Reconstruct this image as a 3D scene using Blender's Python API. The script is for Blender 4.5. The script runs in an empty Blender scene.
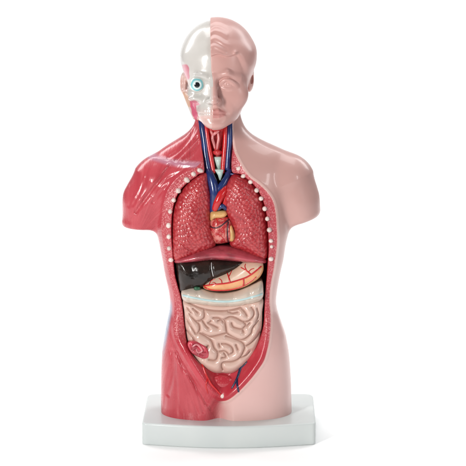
import bpy, math, random
import numpy as np
from mathutils import Vector

random.seed(7)
RNG = np.random.RandomState(11)
scene = bpy.context.scene
COL = scene.collection
MM = 0.001

# ------------------------------------------------------------------ camera
PITCH = math.radians(9.9)
CAM = np.array([0.0, -1800.0, 520.0])       # millimetres
FPX = 1824.0                                # focal length in photo pixels (frame 466)
cam_d = bpy.data.cameras.new("camera"); cam = bpy.data.objects.new("camera", cam_d)
COL.objects.link(cam)
cam.location = CAM * MM
cam.rotation_euler = (math.pi / 2 - PITCH, 0, 0)
cam_d.sensor_width = 36; cam_d.lens = 36 * FPX / 466.0
cam_d.clip_start = 0.05; cam_d.clip_end = 60
scene.camera = cam

# ------------------------------------------------------------------ light: white studio table
world = bpy.data.worlds.new("World"); scene.world = world
world.use_nodes = True
wb = world.node_tree.nodes["Background"]
wb.inputs[0].default_value = (0.96, 0.98, 1.0, 1); wb.inputs[1].default_value = 0.13

def area(name, loc, target, size, power, color=(1, 1, 1)):
    l = bpy.data.lights.new(name, 'AREA'); l.shape = 'RECTANGLE'
    l.size, l.size_y = size; l.energy = power; l.color = color
    o = bpy.data.objects.new(name, l); COL.objects.link(o)
    o.location = loc
    o.rotation_euler = (Vector(target) - Vector(loc)).to_track_quat('-Z', 'Y').to_euler()
    return o
area("softbox", (-0.85, -1.3, 0.66), (0, 0, 0.24), (0.14, 0.55), 17.0, (1, 0.985, 0.96))
area("softbox", (1.0, -1.1, 0.75), (0, 0, 0.2), (0.12, 0.6), 3.2)
area("softbox", (0.0, 0.4, 1.75), (0, 0.1, 0), (1.5, 1.0), 19.5)  # added overhead lamp that lifts the floor to white
area("softbox", (-1.1, 1.1, 1.3), (-0.2, 1.9, 0.1), (1.0, 1.0), 21)  # added lamp behind the model, washes the backdrop white
area("softbox", (1.1, 1.1, 1.3), (0.2, 1.9, 0.1), (1.0, 1.0), 21)  # its added twin on the right, also for the white backdrop
scene.view_settings.view_transform = 'Standard'; scene.view_settings.look = 'None'
scene.view_settings.exposure = 0.16; scene.view_settings.gamma = 1.0
scene.cycles.max_bounces = 8

# ------------------------------------------------------------------ picking points: pixel of the photo + depth -> place (mm)
cp, sp = math.cos(PITCH), math.sin(PITCH)
FW = np.array([0, cp, -sp]); UP = np.array([0, sp, cp]); RT = np.array([1.0, 0, 0])
def rays(uv):
    uv = np.atleast_2d(np.asarray(uv, float))
    return FW[None] * FPX + (uv[:, :1] - 233.0) * RT[None] - (uv[:, 1:2] - 233.0) * UP[None]
def P(u, v, y=0.0):
    d = rays([[u, v]])[0]; t = (y - CAM[1]) / d[1]
    return CAM + d * t
def PP(uv, y=0.0):
    d = rays(uv); t = (y - CAM[1]) / d[:, 1]
    return CAM[None] + d * t[:, None]
def zx(v, y=0.0): return P(233, v, y)[2]

def hit(f, uv, y0=-95.0, y1=50.0, n=240):
    """front-most surface point of an implicit solid behind each pixel"""
    uv = np.atleast_2d(np.asarray(uv, float)); d = rays(uv)
    ys = np.linspace(y0, y1, n)
    t = (ys[None, :] - CAM[1]) / d[:, 1:2]
    p = CAM[None, None] + d[:, None] * t[..., None]
    F = f(p.reshape(-1, 3)).reshape(len(uv), n)
    neg = F < 0
    k = np.argmax(neg, axis=1); has = neg.any(axis=1)
    k = np.where(has, np.maximum(k, 1), n // 2)
    i = np.arange(len(uv)); fa, fb = F[i, k - 1], F[i, k]
    w = np.where(has, np.clip(fa / (fa - fb + 1e-9), 0, 1), 0.5)
    return p[i, k - 1] * (1 - w[:, None]) + p[i, k] * w[:, None]

# ------------------------------------------------------------------ small maths
def sstep(a, b, x):
    t = np.clip((x - a) / (b - a), 0, 1); return t * t * (3 - 2 * t)
def smin(a, b, k):
    h = np.maximum(k - np.abs(a - b), 0) / k; return np.minimum(a, b) - h * h * k * 0.25
def smax(a, b, k): return -smin(-a, -b, k)
def catmull(pts, n=6, closed=True):
    p = np.asarray(pts, float); m = len(p); out = []
    rng = range(m) if closed else range(m - 1)
    for i in rng:
        if closed: a, b, c, d = p[(i - 1) % m], p[i], p[(i + 1) % m], p[(i + 2) % m]
        else: a, b, c, d = p[max(i - 1, 0)], p[i], p[i + 1], p[min(i + 2, m - 1)]
        for t in np.linspace(0, 1, n, endpoint=False):
            out.append(0.5 * ((2 * b) + (c - a) * t + (2 * a - 5 * b + 4 * c - d) * t * t + (3 * b - a - 3 * c + d) * t ** 3))
    if not closed: out.append(p[-1])
    return np.array(out)
def seg_dist(px, pz, A, B):
    ab = B - A; L = (ab ** 2).sum() + 1e-9
    t = np.clip(((px - A[0]) * ab[0] + (pz - A[1]) * ab[1]) / L, 0, 1)
    return np.hypot(px - A[0] - t * ab[0], pz - A[1] - t * ab[1])
class Map2:
    """a value on an x-z grid, sampled bilinearly"""
    def __init__(s, x0, x1, z0, z1, h):
        s.x0, s.z0, s.h = x0, z0, h
        s.nx = int((x1 - x0) / h) + 2; s.nz = int((z1 - z0) / h) + 2
        s.X, s.Z = np.meshgrid(x0 + h * np.arange(s.nx), z0 + h * np.arange(s.nz), indexing='ij')
        s.v = np.zeros((s.nx, s.nz))
    def like(s, v):
        o = object.__new__(Map2); o.__dict__.update(s.__dict__); o.v = v; return o
    def __call__(s, x, z):
        fx = np.clip((x - s.x0) / s.h, 0, s.nx - 1.001); fz = np.clip((z - s.z0) / s.h, 0, s.nz - 1.001)
        i = fx.astype(int); j = fz.astype(int); a = fx - i; b = fz - j; v = s.v
        return (v[i, j] * (1 - a) + v[i + 1, j] * a) * (1 - b) + (v[i, j + 1] * (1 - a) + v[i + 1, j + 1] * a) * b
def blur(v, r):
    r = int(r)
    if r < 1: return v
    k = np.exp(-0.5 * (np.arange(-2 * r, 2 * r + 1) / r) ** 2); k /= k.sum(); m = 2 * r
    for ax in (0, 1):
        pad = [(0, 0), (0, 0)]; pad[ax] = (m, m)
        q = np.pad(v, pad, mode='edge')
        v = sum(k[i] * (q[i:i + v.shape[0]] if ax == 0 else q[:, i:i + v.shape[1]]) for i in range(len(k)))
    return v
def poly_field(poly, m):
    """signed distance to a closed polygon, negative inside"""
    X, Z = m.X, m.Z; d = np.full(X.shape, 1e9); ins = np.zeros(X.shape, bool); n = len(poly)
    for i in range(n):
        A, B = poly[i], poly[(i + 1) % n]
        d = np.minimum(d, seg_dist(X, Z, A, B))
        c = ((A[1] > Z) != (B[1] > Z))
        if c.any():
            xx = (B[0] - A[0]) * (Z - A[1]) / (B[1] - A[1] + 1e-12) + A[0]
            ins ^= c & (X < xx)
    return m.like(np.where(ins, -d, d))
def lines_field(lines, m):
    d = np.full(m.X.shape, 1e9)
    for L in lines:
        for A, B in zip(L[:-1], L[1:]): d = np.minimum(d, seg_dist(m.X, m.Z, A, B))
    return d
def worley(X, Z, cell, seed, ax=1.0, rot=0.0):
    """distance to first and second nearest random point, cell sized"""
    c, s = math.cos(rot), math.sin(rot)
    x = (X * c + Z * s) / cell; z = (-X * s + Z * c) / (cell * ax)
    xi, zi = np.floor(x).astype(int), np.floor(z).astype(int)
    d1 = np.full(X.shape, 9.0); d2 = np.full(X.shape, 9.0)
    def rnd(i, j, k):
        q = np.sin(i * 127.1 + j * 311.7 + k * 74.7 + seed * 13.3) * 43758.5453
        return q - np.floor(q)
    for di in (-1, 0, 1):
        for dj in (-1, 0, 1):
            a, b = xi + di, zi + dj
            d = np.hypot(a + 0.15 + 0.7 * rnd(a, b, 1) - x, b + 0.15 + 0.7 * rnd(a, b, 2) - z)
            d2 = np.minimum(d2, np.maximum(d1, d)); d1 = np.minimum(d1, d)
    return d1, d2

# ------------------------------------------------------------------ meshing implicit solids (surface nets)
def surface(f, box, h, newton=2):
    (x0, x1), (y0, y1), (z0, z1) = box
    C = 4
    nx, ny, nz = [int(math.ceil((b - a) / h / C)) * C for a, b in box]
    gx = x0 + h * (np.arange(nx) + .5); gy = y0 + h * (np.arange(ny) + .5); gz = z0 + h * (np.arange(nz) + .5)
    cx = gx.reshape(-1, C).mean(1); cy = gy.reshape(-1, C).mean(1); cz = gz.reshape(-1, C).mean(1)
    G = np.stack(np.meshgrid(cx, cy, cz, indexing='ij'), -1).reshape(-1, 3)
    Fc = f(G).reshape(len(cx), len(cy), len(cz))
    F = np.repeat(np.repeat(np.repeat(Fc, C, 0), C, 1), C, 2).astype(np.float32)
    near = np.abs(Fc) < C * h * 1.9
    s = np.sign(Fc)
    for ax in range(3):                                   # also where coarse neighbours change sign
        a = [slice(None)] * 3; b = [slice(None)] * 3; a[ax] = slice(1, None); b[ax] = slice(None, -1)
        ch = s[tuple(a)] != s[tuple(b)]
        near[tuple(a)] |= ch; near[tuple(b)] |= ch
    nr = near.copy()
    for ax in range(3):
        a = [slice(None)] * 3; b = [slice(None)] * 3; a[ax] = slice(1, None); b[ax] = slice(None, -1)
        t = nr.copy(); nr[tuple(a)] |= t[tuple(b)]; nr[tuple(b)] |= t[tuple(a)]
    m = np.repeat(np.repeat(np.repeat(nr, C, 0), C, 1), C, 2)
    ii, jj, kk = np.nonzero(m)
    vals = np.empty(len(ii), np.float32)
    for a in range(0, len(ii), 400000):
        q = slice(a, a + 400000)
        vals[q] = f(np.stack([gx[ii[q]], gy[jj[q]], gz[kk[q]]], -1))
    F[ii, jj, kk] = vals
    F[0] = F[-1] = 5; F[:, 0] = F[:, -1] = 5; F[:, :, 0] = F[:, :, -1] = 5
    S = F < 0
    # active cells
    cnt = np.zeros((nx - 1, ny - 1, nz - 1), np.int8)
    for a in (0, 1):
        for b in (0, 1):
            for c in (0, 1): cnt += S[a:nx - 1 + a, b:ny - 1 + b, c:nz - 1 + c]
    act = (cnt > 0) & (cnt < 8)
    ci, cj, ck = np.nonzero(act); N = len(ci)
    idx = np.full(act.shape, -1, np.int32); idx[ci, cj, ck] = np.arange(N)
    acc = np.zeros((N, 3)); num = np.zeros(N)
    cor = [(a, b, c) for a in (0, 1) for b in (0, 1) for c in (0, 1)]
    for p in cor:
        for ax in range(3):
            if p[ax] == 1: continue
            q = list(p); q[ax] = 1
            fa = F[ci + p[0], cj + p[1], ck + p[2]].astype(float); fb = F[ci + q[0], cj + q[1], ck + q[2]].astype(float)
            k = (fa < 0) != (fb < 0); t = np.where(k, fa / np.where(k, fa - fb, 1), 0)
            pos = np.tile(np.array(p, float), (N, 1)); pos[:, ax] += t
            acc[k] += pos[k]; num[k] += 1
    V = acc / num[:, None] + np.stack([ci, cj, ck], -1)
    V = np.array([gx[0], gy[0], gz[0]]) + V * h
    quads = []
    for ax in range(3):
        a = [slice(None)] * 3; b = [slice(None)] * 3; a[ax] = slice(None, -1); b[ax] = slice(1, None)
        ch = S[tuple(a)] != S[tuple(b)]
        i, j, k = np.nonzero(ch)
        ok = (i > 0) & (j > 0) & (k > 0) & (i < nx - 1) & (j < ny - 1) & (k < nz - 1)
        i, j, k = i[ok], j[ok], k[ok]; ins = S[i, j, k]
        e1, e2 = [(1, 2), (2, 0), (0, 1)][ax]
        o = [np.stack([i, j, k])] * 1
        def sh(d1, d2):
            p = np.stack([i, j, k]).copy(); p[e1] -= d1; p[e2] -= d2
            return idx[p[0], p[1], p[2]]
        q = np.stack([sh(1, 1), sh(0, 1), sh(0, 0), sh(1, 0)], -1)
        q[~ins] = q[~ins][:, ::-1]
        quads.append(q)
    Q = np.concatenate(quads); Q = Q[(Q >= 0).all(1)]
    for _ in range(newton):
        e = h * 0.35; f0 = f(V)
        g = np.stack([(f(V + np.eye(3)[a] * e) - f0) / e for a in range(3)], -1)
        st = -(f0 / np.maximum((g ** 2).sum(1), 0.05))[:, None] * g
        L = np.linalg.norm(st, axis=1, keepdims=True)
        V = V + st * np.minimum(1, 0.5 * h / np.maximum(L, 1e-9))
    return V, Q

# ------------------------------------------------------------------ scene objects
def link(name, mesh, mat, parent):
    o = bpy.data.objects.new(name, mesh); COL.objects.link(o)
    if mat: mesh.materials.append(mat)
    if parent: o.parent = parent
    return o
def mesh_obj(name, V, Q, mat, parent, attrs=None):
    me = bpy.data.meshes.new(name)
    V = np.asarray(V, float) * MM; Q = np.asarray(Q)
    me.vertices.add(len(V)); me.vertices.foreach_set("co", V.ravel())
    k = Q.shape[1]
    me.loops.add(Q.size); me.loops.foreach_set("vertex_index", Q.ravel().astype(np.int32))
    me.polygons.add(len(Q)); me.polygons.foreach_set("loop_start", np.arange(0, Q.size, k, dtype=np.int32))
    me.update(calc_edges=True); me.validate()
    me.polygons.foreach_set("use_smooth", np.ones(len(me.polygons), bool))
    for n, a in (attrs or {}).items():
        at = me.attributes.new(n, 'FLOAT', 'POINT'); at.data.foreach_set("value", np.asarray(a, np.float32))
    return link(name, me, mat, parent)
def tube(name, pts, rad, mat, parent, seg=14, flat=1.0, sub=6):
    """a vessel: round pipe through the points (mm) with rounded ends"""
    p = catmull(pts, sub, closed=False); n = len(p)
    r = np.interp(np.linspace(0, 1, n), np.linspace(0, 1, len(np.atleast_1d(rad))), np.atleast_1d(rad)) if np.size(rad) > 1 else np.full(n, float(rad))
    T = np.gradient(p, axis=0); T /= np.linalg.norm(T, axis=1, keepdims=True) + 1e-9
    # rounded caps
    caps = [(-.95, .3), (-.7, .7), (-.35, .93)]
    P0 = [p[0] + T[0] * r[0] * a for a, _ in caps]; R0 = [r[0] * b for _, b in caps]
    P1 = [p[-1] - T[-1] * r[-1] * a for a, _ in caps[::-1]]; R1 = [r[-1] * b for _, b in caps[::-1]]
    p = np.vstack([P0, p, P1]); r = np.concatenate([R0, r, R1]); T = np.vstack([[T[0]] * 3, T, [T[-1]] * 3]); n = len(p)
    V = []
    for i in range(n):
        t = T[i]; side = np.cross(t, [0, 1, 0]); L = np.linalg.norm(side)
        side = side / L if L > 1e-4 else np.array([1.0, 0, 0]); nb = np.cross(side, t)
        for k in range(seg):
            a = 2 * math.pi * k / seg
            V.append(p[i] + r[i] * (math.cos(a) * side + flat * math.sin(a) * nb))
    V = np.array(V + [p[0] + T[0] * 0, p[-1]])
    Q = []
    for i in range(n - 1):
        for k in range(seg):
            a, b = i * seg + k, i * seg + (k + 1) % seg
            Q.append((a, b, b + seg, a + seg))
    me = bpy.data.meshes.new(name)
    F = [tuple(q) for q in Q] + [tuple(range(seg))[::-1], tuple(range((n - 1) * seg, n * seg))]
    me.from_pydata([tuple(v * MM) for v in V[:-2]], [], F)
    me.polygons.foreach_set("use_smooth", np.ones(len(me.polygons), bool))
    return link(name, me, mat, parent)

# ------------------------------------------------------------------ materials
class NT:
    def __init__(s, name):
        s.m = bpy.data.materials.new(name); s.m.use_nodes = True; s.t = s.m.node_tree
        s.b = s.t.nodes["Principled BSDF"]
    def n(s, kind, **kw):
        x = s.t.nodes.new(kind)
        for k, v in kw.items():
            if k.startswith('i_'): x.inputs[int(k[2:])].default_value = v
            else: setattr(x, k, v)
        return x
    def l(s, a, b): s.t.links.new(a, b)
    def attr(s, name): return s.n('ShaderNodeAttribute', attribute_name=name).outputs['Fac']
    def ramp(s, src, a, b):                       # smooth 0..1 between a and b
        x = s.n('ShaderNodeMapRange', interpolation_type='SMOOTHSTEP'); s.l(src, x.inputs[0])
        x.inputs[1].default_value = a; x.inputs[2].default_value = b; return x.outputs[0]
    def mix(s, fac, a, b):
        x = s.n('ShaderNodeMix', data_type='RGBA')
        if isinstance(fac, (int, float)): x.inputs[0].default_value = fac
        else: s.l(fac, x.inputs[0])
        for v, i in ((a, 6), (b, 7)):
            if isinstance(v, tuple): x.inputs[i].default_value = v + (1,)
            else: s.l(v, x.inputs[i])
        return x.outputs[2]
    def math(s, op, a, b=0.0):
        x = s.n('ShaderNodeMath', operation=op)
        for v, i in ((a, 0), (b, 1)):
            if isinstance(v, (int, float)): x.inputs[i].default_value = v
            else: s.l(v, x.inputs[i])
        return x.outputs[0]
    def coord(s): return s.n('ShaderNodeTexCoord').outputs['Object']
    def noise(s, scale, detail=3, src=None, rough=.5):
        x = s.n('ShaderNodeTexNoise'); x.inputs['Scale'].default_value = scale; x.inputs['Detail'].default_value = detail
        x.inputs['Roughness'].default_value = rough
        s.l(src or s.coord(), x.inputs['Vector']); return x.outputs['Fac']
    def voro(s, scale, feature='F1'):
        x = s.n('ShaderNodeTexVoronoi', feature=feature); x.inputs['Scale'].default_value = scale
        s.l(s.coord(), x.inputs['Vector']); return x.outputs['Distance']
    def bump(s, h, dist, strength=1.0):
        x = s.n('ShaderNodeBump'); x.inputs['Strength'].default_value = strength; x.inputs['Distance'].default_value = dist
        s.l(h, x.inputs['Height'])
        if s.b.inputs['Normal'].is_linked: s.l(s.b.inputs['Normal'].links[0].from_socket, x.inputs['Normal'])
        s.l(x.outputs[0], s.b.inputs['Normal']); return x
    def fin(s, col, rough=.3, coat=0.0, crough=.1, spec=.5):
        if isinstance(col, tuple): s.b.inputs['Base Color'].default_value = col + (1,)
        else: s.l(col, s.b.inputs['Base Color'])
        if isinstance(rough, (int, float)): s.b.inputs['Roughness'].default_value = rough
        else: s.l(rough, s.b.inputs['Roughness'])
        s.b.inputs['Coat Weight'].default_value = coat; s.b.inputs['Coat Roughness'].default_value = crough
        s.b.inputs['Specular IOR Level'].default_value = spec
        return s.m
def paint(name, col, rough=.3, coat=.3, var=.12, bumpd=.00012, bscale=260, crough=.12):
    t = NT(name); n = t.noise(90, 4)
    dk = tuple(c * (1 - var * 1.6) for c in col); lt = tuple(min(c * (1 + var), .95) for c in col)
    c = t.mix(t.ramp(n, .3, .7), dk, lt)
    t.bump(t.noise(bscale, 2), bumpd, .6)
    return t.fin(c, rough, coat, crough)

SKIN = (0.58, 0.36, 0.315); SKIN_DK = (0.42, 0.21, 0.19)
RED = (0.55, 0.062, 0.085); RED_DK = (0.34, 0.022, 0.034)

# ================================================================== SETTING
def backdrop():
    t = NT("white_sweep"); m = t.fin((.95, .95, .95), .7, spec=.1)
    prof = [(-900, 0)]; R = 900; Y = 2300
    prof += [(Y + R * math.sin(a), R - R * math.cos(a)) for a in np.linspace(0, math.pi / 2, 24)]
    prof += [(Y + R, 2600)]
    V = []; F = []
    for y, z in prof: V += [(-1700, y, z), (1700, y, z)]
    for i in range(len(prof) - 1): F.append((2 * i, 2 * i + 1, 2 * i + 3, 2 * i + 2))
    o = mesh_obj("backdrop", np.array(V, float), np.array(F), m, None)
    o['kind'] = 'structure'; o['label'] = 'seamless white studio table and background'
backdrop()

root = bpy.data.objects.new("anatomical_model", None); COL.objects.link(root)
root['label'] = 'glossy plastic human torso anatomy model, half skinned, organs showing, standing on a white base'
root['category'] = 'anatomical model'

# ================================================================== STAND
ZT = 22.4
def stand():
    t = NT("stand_plastic")
    c = t.mix(t.ramp(t.noise(14, 2), .35, .65), (.55, .59, .585), (.58, .615, .605))
    t.bump(t.noise(900, 2), .00006, .5)
    rg = t.n('ShaderNodeMapRange'); t.l(t.noise(55, 5, rough=.7), rg.inputs[0]); rg.inputs[3].default_value = .22; rg.inputs[4].default_value = .46
    m = t.fin(c, rg.outputs[0], .08, .2)
    # outline in plan: rounded corners, front edge bowed
    bl = P(147.5, 394, 66); br = P(313, 393, 66); fl = P(141.8, 430, -48); fr = P(316, 428, -48)
    x0b, x1b, x0f, x1f = bl[0], br[0], fl[0], fr[0]
    cor = [(x0f, -48), (x1f, -48), (x1b, 66), (x0b, 66)]
    out = []
    for i, (cx, cy) in enumerate(cor):
        pv = np.array(cor[i - 1]) - (cx, cy); nx_ = np.array(cor[(i + 1) % 4]) - (cx, cy)
        pv = pv / np.linalg.norm(pv); nx_ = nx_ / np.linalg.norm(nx_); r = 6 if i < 2 else 11
        c0 = np.array([cx, cy]); A = c0 + pv * r; B = c0 + nx_ * r
        for s in np.linspace(0, 1, 9): out.append((1 - s) ** 2 * A + 2 * s * (1 - s) * c0 + s * s * B)
        if i == 0:
            E = np.array([cor[1][0] - r, cor[1][1]])
            for q_ in np.linspace(0.04, .96, 24): out.append(B * (1 - q_) + E * q_ + np.array([0, -13.0 * math.sin(math.pi * (q_ * .94 + .03)) + 13 * math.sin(math.pi * .03)]))
    out = np.array(out); n = len(out); cen = out.mean(0)
    d = out - cen; nrm = np.roll(out, -1, 0) - np.roll(out, 1, 0)
    nrm = np.stack([nrm[:, 1], -nrm[:, 0]], -1); nrm /= np.linalg.norm(nrm, axis=1, keepdims=True)
    rings = [(4.0, 0.0), (1.0, 0.0), (.3, .35), (0, 1.2)] 
    R = 2.0
    rings += [(0, ZT - R)] + [(R - R * math.cos(a), ZT - R + R * math.sin(a)) for a in np.linspace(.25, math.pi / 2, 6)] + [(4.0, ZT)]
    V = []; F = []
    for ins, z in rings:
        for i in range(n): 
            q = out[i] - nrm[i] * ins; V.append((q[0] * MM, q[1] * MM, z * MM))
    for k in range(len(rings) - 1):
        for i in range(n): F.append((k * n + i, k * n + (i + 1) % n, (k + 1) * n + (i + 1) % n, (k + 1) * n + i))
    F.append(tuple(range(n))[::-1]); F.append(tuple(range((len(rings) - 1) * n, len(rings) * n)))
    me = bpy.data.meshes.new("base"); me.from_pydata(V, [], F)
    me.polygons.foreach_set("use_smooth", [True] * (len(F) - 2) + [False, False])
    link("base", me, m, root)
stand()

# ================================================================== TORSO (implicit solid)
rows = [(90,199,237,-11,26),(105,197,239,-13,27),(118,195.4,241,-14,29),(125,194,243.5,-15,30),(130,190.5,246.5,-16,31),
 (135,185,251.5,-17,32),(141,175,262,-19,33),(147,165,276,-22,34),(152,158,288,-25,34),(158,152,294,-29,34),
 (168,151,295,-34,35),(180,153,291,-38,36),(200,155,288,-44,38),(220,155.5,289,-47,39),(230,156.5,289,-47,38),
 (241,159.3,286,-46,36),(258,162.5,283.5,-43,33),(273,165,280,-40,31),(290,169,277,-38,31),(300,170.2,276,-38,32),
 (309,169.5,277.3,-38,34),(320,167,281,-40,37),(334,164.5,285.8,-42,40),(350,162,288.8,-43,42),(365,161.3,290.2,-43,43),
 (380,161,291,-42,43),(414,161,291.8,-40,42),(440,161,292,-40,42)]
_z = np.array([zx(r[0]) for r in rows])[::-1]
_c = [np.array([P(r[1], r[0])[0] for r in rows])[::-1], np.array([P(r[2], r[0])[0] for r in rows])[::-1],
      np.array([float(r[3]) for r in rows])[::-1], np.array([float(r[4]) for r in rows])[::-1]]
_zs = np.arange(-10, 400, 0.5)
_k = np.exp(-0.5 * (np.arange(-12, 13) / 5.0) ** 2); _k /= _k.sum()
_cs = [np.convolve(np.pad(np.interp(_zs, _z, c), 12, mode='edge'), _k, mode='valid') for c in _c]
def torso_loft(p, rowset=None):
    L, R, yf, yb = [np.interp(p[:, 2], _zs, c) for c in _cs]
    a = (R - L) / 2; b = (yb - yf) / 2
    ex = 2.0 + 0.5 * sstep(290, 250, p[:, 2])
    q = (np.abs((p[:, 0] - (L + R) / 2) / a) ** ex + np.abs((p[:, 1] - (yb + yf) / 2) / b) ** ex + 1e-12) ** (1 / ex)
    return (q - 1) * np.minimum(a, b)
def cone(p, A, B, ra, rb, sy=1.0):
    A = np.asarray(A, float); B = np.asarray(B, float); ab = B - A
    q = p - A; t = np.clip((q @ ab) / (ab @ ab), 0, 1)
    d = q - t[:, None] * ab; d = d * np.array([1, 1 / sy, 1])
    return np.linalg.norm(d, axis=1) - (ra + (rb - ra) * t)
def ell(p, c, r):
    q = (p - np.asarray(c, float)) / np.asarray(r, float); k = np.linalg.norm(q, axis=1)
    return (k - 1) * min(r)
LA, LB = P(158, 183, 2), P(139, 234, 0); LM_ = P(147, 200, 1)
RA, RB = P(289, 180.5, 2), P(304, 226, 0); RM_ = P(296, 198.5, 1)
def plane_cut(p, a, b, tilt):
    """half space below the line a-b (pixels at y=0)"""
    A, B = P(*a), P(*b); d = (B - A)[[0, 2]]; n = np.array([d[1], -d[0]]); n /= np.linalg.norm(n)
    if n[1] > 0: n = -n
    return (p[:, 0] - A[0]) * n[0] + (p[:, 2] - A[2]) * n[1] + tilt * p[:, 1]
def torso_plain(p):
    f = torso_loft(p)
    la = smin(cone(p, LA, LM_, 27.0, 22.4, 1.1), cone(p, LM_, LB, 22.4, 18.8, 1.1), 9)
    la = smax(la, plane_cut(p, (122, 226.5), (160, 228.5), 0.0), 6)
    ra = smin(cone(p, RA, RM_, 26.0, 21.4, 1.1), cone(p, RM_, RB, 21.4, 18.9, 1.1), 9)
    ra = smax(ra, plane_cut(p, (322, 214.5), (291, 224.5), 0.0), 6)
    f = smin(f, la, 7); f = smin(f, ra, 7)
    # thighs: cleft under the belly
    x, z = p[:, 0], p[:, 2]; xc = P(219, 410, -35)[0]
    f = f + 11.0 * np.exp(-((x - xc) / 9) ** 2) * sstep(60, 26, z) * (p[:, 1] < 0)
    return smax(f, 20.8 - z, 1.2)

# contours traced on the surface
COUT = [(198,112),(199,126),(201.3,145),(202.5,158),(197,166),(188,170.5),(180,175),(172,183),(165.5,195),(162,210),(161,225),
 (162.5,240),(165.2,256),(168.5,273),(172.5,290),(174,300),(174,315),(173,328),(175,339),(181,351),(189,365),(198,379),(206.5,391),(214,398.5),
 (222,401.5),(230,399.5),(240,391.5),(250.5,380.5),(258,371),(264.6,361),(268,350),(270,340),(271.5,325),(271.3,313),(270.3,300),
 (271.5,285),(275,266),(277.9,243),(277.6,227),(276.5,212),(273.5,200),(267,190.5),(259,183),(251,177),(244.5,169),(239,159.5),
 (235,150.5),(233,140),(232,126),(232,112)]
CIN = [(203,174),(196,177.5),(188.5,182.5),(181,190),(175.5,200),(172.6,212),(171.5,225),(171.7,240),(172.8,252),(173.5,262),(175,275),(177.5,285),
 (181,298),(183,312),(184.8,330),(187,344),(192,355),(199,364),(207,370.5),(215,373.5),(223,374.5),(231,373),(240,367),(248,359.5),(255,350),
 (260.5,338),(263.5,325),(264.3,310),(265,295),(266.5,280),(267.8,262),(268.6,250),(268,232),(266.6,216),(263.5,203),(258.5,192),(251.5,183),(244,177.5),(236,174)]
NECK = [(198.5,100),(199.2,126),(201.5,145),(203.5,160),(204.5,170),(205,180),(233,180),(231.5,170),(231.5,160),(232.6,147),(232,136),(231.3,124),(231.3,100)]
TM = Map2(-125, 100, 10, 400, 0.5)
def surf_poly(pts, n=5):
    return hit(torso_plain, catmull(pts, n))[:, [0, 2]]
DOUT = poly_field(surf_poly(COUT), TM); DOB = TM.like(blur(DOUT.v, 8)); DIN = poly_field(surf_poly(CIN), TM); DNK = poly_field(surf_poly(NECK), TM)
# grooves between muscles on the left half
MUSC = [[(171,165),(163,176),(152,190),(143,202),(136,212)], [(200,136),(186,150),(176,160)], [(176,352),(184,368),(196,386),(206,404)],
        [(168,395),(173,375),(172,352)], [(202,140),(194,151),(184,160)], [(197,124),(190,138),(180,150),(168,158)]]
MLINES = [hit(torso_plain, catmull(l, 5, False))[:, [0, 2]] for l in MUSC]
MG = TM.like(lines_field(MLINES, TM))
FINE = [[(178,354),(184,375),(192,398),(198,414)], [(175,356),(176,380),(179,414)], [(180,354),(191,373),(202,391),(212,410)], [(171,366),(167,385),(164,410)],
        [(148,172),(141,190),(133,205)], [(141,176),(134,192),(129,206)], [(176,182),(163,190),(153,202)], [(184,172),(166,180),(152,196)], [(183,362),(192,380),(199,398),(203,412)]]
FL = [hit(torso_plain, catmull(l, 5, False))[:, [0, 2]] for l in FINE]
MF = TM.like(lines_field(FL, TM))
_w1, _w2 = worley(TM.X, TM.Z, 1.9, 3)
CLAV = TM.like(lines_field([hit(torso_plain, catmull([(150,155.5),(158,158.5),(168,161.5),(178,163.5),(190,164.5),(200,165)], 6, False))[:, [0, 2]]], TM))
DOTS = TM.like(np.clip(1 - _w1 * 1.5, 0, 1) ** 1.2)
z340, z300, z360 = zx(340, -35), zx(300, -35), zx(362, -35)
def torso(p):
    x, z = p[:, 0], p[:, 2]; front = sstep(12, -2, p[:, 1])
    do, di, dn = DOUT(x, z), DIN(x, z), DNK(x, z)
    low = sstep(z300, z360, z)
    A = 2.2 + 13 * low; W = 9 + 7 * low
    u_ = -do / W
    push = A * (sstep(0, 1, u_) * (1 - low) + sstep(.32, 1.15, -DOB(x, z) / W) * low) - 1.9 * low * np.exp(-((do + 3.6) / 2.6) ** 2) - 1.1 * np.exp(-((do + .3) / 1.7) ** 2) * (z < zx(150, -20))
    band = sstep(0.5, 2.5, -do)
    push = push - 0.5 * DOTS(x, z) * band * (1 - low)
    red = sstep(4, -4, x - P(214, 300, -40)[0])
    push = push + (2.3 * np.exp(-(MG(x, z) / 2.0) ** 2) + .8 * np.exp(-(MF(x, z) / 1.6) ** 2)) * red * sstep(-.5, 3, do)
    push = push - 1.2 * np.exp(-(CLAV(x, z) / 2.6) ** 2) * red * sstep(0, 2, do)
    q = p.copy(); q[:, 1] = p[:, 1] - push * front
    f = torso_plain(q)
    f = smax(f, -smax(di, p[:, 1] - 12, 3), 1.5)
    f = smax(f, -smax(dn, p[:, 1] - 2, 3), 1.2)
    return f
TBOX = ((-118, 96), (-62, 52), (17, 372))

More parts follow.
